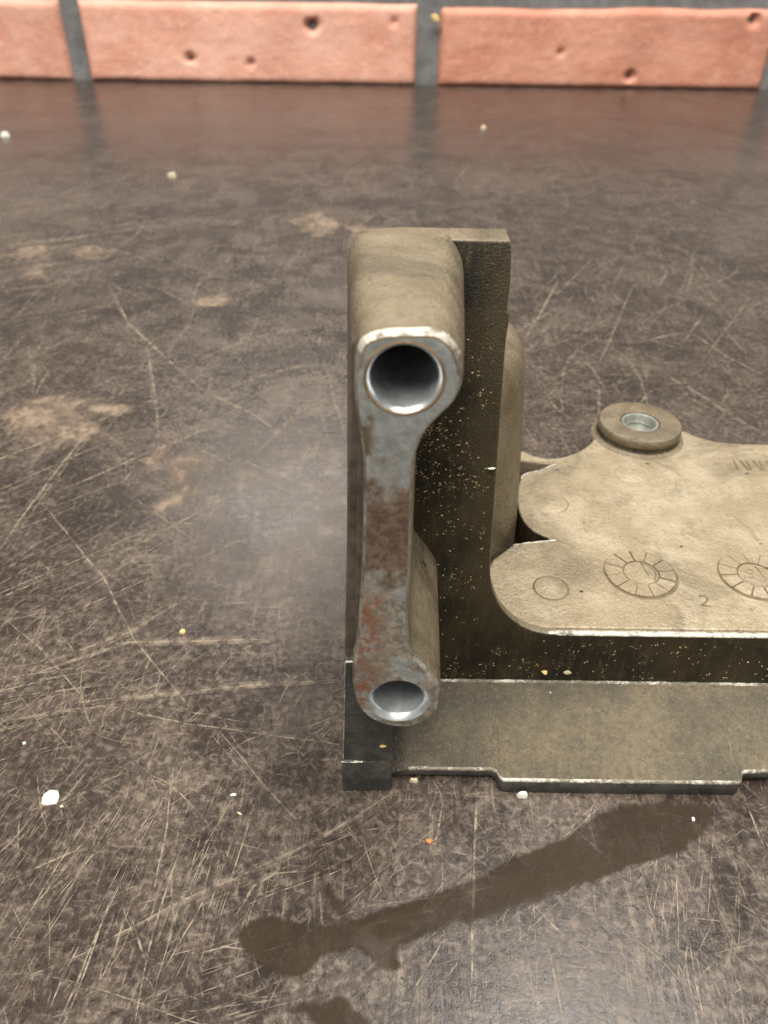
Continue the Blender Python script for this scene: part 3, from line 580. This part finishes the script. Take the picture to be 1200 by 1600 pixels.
# plate
ZP = 13.2
bc = BUSH[0]
arc = []
a0 = math.atan2(PLATE_BACK[-1][1] - bc[1], PLATE_BACK[-1][0] - bc[0]); a1 = math.atan2(PLATE_BACK2[0][1] - bc[1], PLATE_BACK2[0][0] - bc[0])
if a0 < 0: a0 += 2 * math.pi
for i in range(1, 24):
    t = a0 + (a1 - a0) * i / 24; arc.append((bc[0] + 6.75 * math.cos(t), bc[1] + 6.75 * math.sin(t)))
N0, N1, N2, N3, N4, N5 = NOTCH
rim = PLATE_BACK[3:]
outl = [(9.0, 61.0), (9.0, 66), N5, N4, N3, N2, N1] + LOBE_MID[::-1] + [N0, (19.4, 95.3), (18.0, 96.2), (17.6, 97.2)] + rim + arc + list(PLATE_BACK2) + [(60, PLATE_BACK2[-1][1] + .5), (85, PLATE_BACK2[-1][1]), (92, 90), (92, 61.0)]
cl = [outl[0]]
for p in outl[1:]:
    if math.hypot(p[0] - cl[-1][0], p[1] - cl[-1][1]) > .12: cl.append(p)
V, F = loft([[(x, y, ZP - 4.2) for x, y in cl], [(x, y, ZP) for x, y in cl]])
mi = [0] * len(F)
for i in range(len(cl)):
    (xa, ya), (xb, yb) = cl[i], cl[(i + 1) % len(cl)]
    if max(xa, xb) < 21.5 and min(xa, xb) > 12.5 and 74 < min(ya, yb) and max(ya, yb) < 96.5: mi[i] = 1
pl = part('plate', V, F, [CAST, OILY_SHADE], mi, smooth=30); bevel(pl, .28, 3, 40)
highlight_strip('lobe_edge_highlight', [(x + .05, y - .12, ZP - .03) for x, y in (N1, N2, N3)], .13)  # added strips painting the bright rims at the pockets
highlight_strip('lobe_edge_highlight', [(x + .05, y - .12, ZP - .03) for x, y in [N0] + LOBE_MID[:5]], .11)
V, F = loft([[(x, y, 3.0) for x, y in ((10, 61.5), (26, 61.5), (26, 94), (18, 95), (10, 93))], [(x, y, 7.6) for x, y in ((10, 61.5), (26, 61.5), (26, 94), (18, 95), (10, 93))]])
part('web', V, F, [OILY_SHADE], smooth=30)
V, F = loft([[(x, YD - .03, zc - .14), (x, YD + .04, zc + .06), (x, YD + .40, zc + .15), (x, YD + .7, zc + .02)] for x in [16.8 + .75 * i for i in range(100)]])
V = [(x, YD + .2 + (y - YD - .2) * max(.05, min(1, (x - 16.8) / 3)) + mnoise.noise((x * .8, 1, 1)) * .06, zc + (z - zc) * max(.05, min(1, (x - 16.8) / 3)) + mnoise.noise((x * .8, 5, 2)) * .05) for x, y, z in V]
part('plate_edge_highlight', V, F, [RIMW], smooth=60)  # added strip, highlight of the plate's front edge put into its colour
def lathe(name, c, prof, mats, mi=None, parent=None, n=56, cap=True, smooth=40):
    V, F = loft([[(x, y, z) for x, y in circ(c, r, n)] for r, z in prof], False, cap)
    m = None
    if mi:
        m = []
        for k in range(len(prof) - 1): m += [mi[k]] * n
        if cap: m.append(mi[-1])
    return part(name, V, F, mats, m, parent, smooth)
bush = lathe('bush', bc, [(7.1, ZP - .3), (6.85, ZP + .08), (6.5, ZP + .18), (6.22, ZP + .42), (6.08, 13.95), (6.08, 14.35), (6.2, 14.6), (6.25, 15.3), (6.05, 15.65), (5.5, 15.8), (3.5, 15.72), (3.0, 15.65), (2.85, 15.2)], [CASTB, OILY_SHADE, WORN], [0, 0, 0, 1, 1, 0, 0, 0, 0, 0, 0, 0], cap=False)  # dark neck band is painted in for the shadow under the ring
lathe('insert', bc, [(2.84, 15.0), (2.75, 15.55), (2.45, 15.5), (2.25, 15.1), (2.3, 14.6), (2.1, 14.3), (2.3, 14.0), (2.1, 13.6), (1.6, 12.6)], [STEEL], None, bush)

# date dials
def strokes(name, segs, w, z0, z1, m, parent=None):
    V, F = [], []
    for s in segs:
        for (x0, y0), (x1, y1) in zip(s, s[1:]):
            l = math.hypot(x1 - x0, y1 - y0) or 1; nx, ny = -(y1 - y0) / l * w / 2, (x1 - x0) / l * w / 2; b = len(V)
            q = [(x0 + nx, y0 + ny), (x0 - nx, y0 - ny), (x1 - nx, y1 - ny), (x1 + nx, y1 + ny)]
            V += [(x, y, z0) for x, y in q] + [(x0 + (x - x0) * .8 + 0, y0 + (y - y0) * .8, z1) if i < 2 else (x1 + (x - x1) * .8, y1 + (y - y1) * .8, z1) for i, (x, y) in enumerate(q)]
            F += [(b, b + 1, b + 5, b + 4), (b + 1, b + 2, b + 6, b + 5), (b + 2, b + 3, b + 7, b + 6), (b + 3, b, b + 4, b + 7), (b + 4, b + 5, b + 6, b + 7)]
    return part(name, V, F, [m], None, parent, 30)
def dial(c, ph):
    d = lathe('date_dial', c, [(4.50, ZP - .05), (4.46, ZP + .018), (.05, ZP + .02)], [GROOVE])
    for i in range(12):
        a0 = R(30 * i + ph); g0 = random.choice((.04, .08, .13, .18)); g1 = random.choice((.02, .05, .10))
        ro = 4.18 + .14 * math.cos(a0 - 2.6) * random.uniform(.6, 1.2); ri = 2.22
        P = [(c[0] + ri * math.cos(t), c[1] + ri * math.sin(t)) for t in (a0 + g0 / ri * .9, a0 + R(15), a0 + R(30) - g1 / ri * .9)]
        P += [(c[0] + ro * math.cos(t), c[1] + ro * math.sin(t)) for t in (a0 + R(30) - g1 / ro, a0 + R(22), a0 + R(15), a0 + R(8), a0 + g0 / ro)]
        q = [(c[0] + (x - c[0]) * .985 + .012 * (c[0] + 3.2 * math.cos(a0 + R(15)) - c[0]), c[1] + (y - c[1]) * .985 + .012 * 3.2 * math.sin(a0 + R(15))) for x, y in P]
        V, F = loft([[(x, y, ZP + .0) for x, y in P], [(x, y, ZP + .24) for x, y in q]])
        part('dial_sector', V, F, [CAST], None, d, 20)
    lathe('dial_core', c, [(2.10, ZP), (1.98, ZP + .20), (.05, ZP + .21)], [CAST], None, d)
    return d
d1 = dial(DIALS[0], 6)
c = DIALS[0]
arcpts = [(c[0] + 1.75 * math.cos(R(t)), c[1] + 1.75 * math.sin(R(t))) for t in range(75, -50, -12)]
strokes('dial_mark', [arcpts, [(c[0] + .45, c[1] + 1.7), (c[0] + .8, c[1] - .6)]], .26, ZP + .17, ZP + .24, GROOVE, d1)
strokes('dial_mark', [[(c[0] - .35, c[1] + .6), (c[0] - .75, c[1] - .45)]], .16, ZP + .17, ZP + .23, FAINT, d1)
d2 = dial(DIALS[1], 2)
c = DIALS[1]
strokes('dial_mark', [[(c[0] + .55, c[1] + 1.6), (c[0] + .9, c[1] - .9)]], .24, ZP + .17, ZP + .24, GROOVE, d2)
def text(name, ch, loc, size, rot, m, depth=.05, parent=None, mirror=False):
    cu = bpy.data.curves.new(name, 'FONT'); cu.body = ch; cu.size = size * MM; cu.extrude = depth * MM; cu.align_x = 'CENTER'; cu.align_y = 'CENTER'
    t = bpy.data.objects.new(name, cu); COL.objects.link(t); bpy.context.view_layer.update()
    me = bpy.data.meshes.new_from_object(t.evaluated_get(bpy.context.evaluated_depsgraph_get()))
    bpy.data.objects.remove(t)
    mat = Matrix.Translation(((loc[0] - 12) * MM, (loc[1] - 60) * MM, loc[2] * MM)) @ Matrix.Rotation(R(rot), 4, 'Z')
    if mirror: mat = mat @ Matrix.Diagonal((-1, 1, 1, 1))
    me.transform(mat); me.materials.clear(); me.materials.append(m)
    return link(name, me, parent or B)
text('digit', '9', (c[0] - .55, c[1] + .1, ZP + .22), 2.6, -8, CAST, .09, d2)
text('digit', '2', (TWO[0][0], TWO[0][1], ZP + .0), 2.9, -14, FAINTD, .02)
lx, ly = LETTERS[0]
strokes('stamped_letters', [[(lx + i * .95 + .1, ly + 1.2), (lx + i * .95 + (.45 if i % 2 else -.1), ly - 1.2)] for i in range(6)], .30, ZP - .02, ZP + .10, GROOVE)
s0, s1 = LETTERS[2], LETTERS[3]
strokes('scar', [[s0, ((s0[0] + s1[0]) / 2 + .4, (s0[1] + s1[1]) / 2), s1]], .55, ZP - .02, ZP + .05, FAINT)
for (x, y), r, m in ((EJECT[0], 2.05, GROOVE), (EJECT[1], 2.3, FAINT), (EJECT[2], 2.2, FAINT)):
    lathe('ejector_mark', (x, y), [(r + .14, ZP - .02), (r + .04, ZP + .05), (r - .10, ZP + .05), (r - .18, ZP - .02)], [m], cap=False)
    lathe('ejector_mark', (x, y), [(r - .2, ZP - .03), (r - .3, ZP + .03), (.05, ZP + .03)], [CAST])

for x, y, r in ((23.4, 67.0, .26), (37.8, 75.6, .24), (30.5, 77.5, .12), (41.5, 69.6, .10), (21.0, 71.5, .09), (26.3, 80.2, .10)):
    P = [(x + r * random.uniform(.6, 1.3) * math.cos(t), y + r * random.uniform(.6, 1.2) * math.sin(t)) for t in (0, .9, 1.8, 2.7, 3.6, 4.5, 5.4)]
    V, F = loft([[(a, b, ZP - .02) for a, b in P], [(x + (a - x) * .6, y + (b - y) * .6, ZP + .06) for a, b in P]])
    part('dirt_spot', V, F, [OILY_SHADE], smooth=60)

# grit stuck in the oil on the front wall
gv, gf = [], []
def grit(x, y, z, r):
    b = len(gv)
    for d in ((1, 0, 0), (-1, 0, 0), (0, -1, 0), (0, 1, 0), (0, 0, 1), (0, 0, -1)):
        k = r * random.uniform(.6, 1.3); gv.append((x + d[0] * k, y + d[1] * k * .6, z + d[2] * k))
    for t in ((0, 2, 4), (4, 2, 1), (1, 2, 5), (5, 2, 0), (0, 4, 3), (4, 1, 3), (1, 5, 3), (5, 0, 3)): gf.append(tuple(b + q for q in t))
n = 0
while n < 1700:
    if random.random() < .62: x, z = random.uniform(2.6, 11.5), random.gauss(34, 10)
    else: x, z = random.uniform(7, 60), random.uniform(6, 12.3)
    if z < 6 or z > 55: continue
    lim = 9.0 if z > 50 else 9.0 + (55 - z) * .04
    if x > lim and z > 12.4: continue
    if mnoise.noise((x * .35, z * .22, 6)) + random.uniform(-.35, .35) < .05: continue
    for _ in range(random.choice((1, 1, 1, 2, 4))):
        grit(x + random.gauss(0, .12), YD - .02, z + random.gauss(0, .12), random.choice((.02, .025, .03, .035, .05, .06, .08, .11))); n += 1
tag(part('grit', gv, gf, [GRIT], smooth=0), kind='stuff')

# ------------------------------------------------------------------ chips and crumbs lying about
def chip(x, y, z, w, h, t, m, label, name='chip', cat='chip', rot=0, seed=0, tip=0):
    rnd = random.Random(seed + 11); n = 8 if w > 2 else 11; P = []
    for i in range(n):
        a = 2 * math.pi * i / n; k = rnd.uniform(.66, 1.22)
        P.append((w / 2 * k * math.cos(a), h / 2 * k * math.sin(a)))
    top = [(px * .72 + rnd.uniform(-.03, .03) * w, py * .72, t * rnd.uniform(.85, 1.15)) for px, py in P]
    V, F = loft([[(px, py, 0) for px, py in P], [(px * 1.03, py * 1.03, t * .45) for px, py in P], top])
    o = mesh(name, V, F, [m], smooth=45, loc=(x * MM, y * MM, z * MM)); o.rotation_euler = (tip, 0, R(rot))
    return tag(o, label, cat)
chip(-35.6, 47.3, .0, 2.2, 1.9, .5, CHIPW, 'large white flake lying on bare tabletop left of the casting', rot=10, seed=1)
chip(-41.0, 54.3, .0, .50, .36, .2, CHIPW, 'tiny white speck behind the large white flake at the left edge', seed=2)
chip(-15.9, 48.1, .0, .75, .30, .15, CHIPW, 'short white sliver between the large flake and the foot of the casting', seed=3)
chip(-14.9, 45.9, .0, .70, .22, .12, CHIPC, 'slanted cream sliver just in front of the short white sliver', rot=-30, seed=4)
chip(15.5, 48.35, .0, 1.30, .55, .75, CHIPW, 'white chip leaning on the front lip of the rail', seed=5)
chip(3.7, 50.05, .0, 1.0, .55, .45, CHIPC, 'cream crumb beside the foot under the rail end', seed=6)
chip(18.35, 56.2, 3.95, 1.05, .9, .45, CHIPY, 'yellow chip resting on the sloping rail', seed=7, tip=R(20))
chip(19.5, 58.6, 5.0, .35, .3, .2, CHIPC, 'tiny cream crumb on the rail just behind the yellow chip', seed=17, tip=R(20))
chip(18.7, 59.75, 7.3, .62, .42, .42, CHIPY, 'orange crumb stuck low on the oily wall, left of a pale one', 'crumb', 'crumb', seed=8, tip=R(70))
chip(21.3, 59.75, 7.3, .80, .42, .36, CHIPC, 'pale crumb stuck low on the oily wall, right of an orange one', 'crumb', 'crumb', seed=9, tip=R(70))
chip(10.0, 59.80, 35.2, .75, .22, .15, CHIPW, 'white sliver stuck on the upright oily wall near its right edge', seed=10, tip=R(80))
chip(0.2, 47.85, 9.4, .62, .34, .18, CHIPY, 'yellow crumb on the black foot below the lower bore', 'crumb', 'crumb', seed=11, tip=R(75))
chip(5.1, 43.0, .05, .85, .6, .25, CHIPO, 'rusty orange crumb on the tabletop in front of the rail', 'crumb', 'crumb', seed=12)
chip(-26.7, 72.2, .0, .85, .7, .35, CHIPY, 'golden crumb on the tabletop left of the post', 'crumb', 'crumb', seed=13)
chip(-81.7, 308, .0, 3.4, 2.6, 1.6, CHIPC, 'cream crumb far back on the tabletop, nearer the middle than another', 'crumb', 'crumb', seed=14)
chip(-172, 375, .0, 3.8, 2.8, 1.8, CHIPW, 'pale crumb far back at the left edge of the tabletop', 'crumb', 'crumb', seed=15)
chip(45.0, 406, .0, 3.2, 2.4, 1.5, CHIPC, 'pale crumb on the tabletop close to the brick wall', 'crumb', 'crumb', seed=16)
chip(33.3, 45.9, .06, .40, .55, .2, CHIPW, 'small white speck lying on the oil smear', seed=18)
chip(-34.0, 46.45, .0, .5, .3, .15, CHIPC, 'tiny cream crumb touching the front of the large white flake', 'crumb', 'crumb', seed=19)
chip(26, 533.6, 35.2, 6.5, 4.5, 1.8, CHIPY, 'yellow paint blob on the mortar joint between two bricks', 'paint_blob', 'blob', seed=20, tip=R(90))
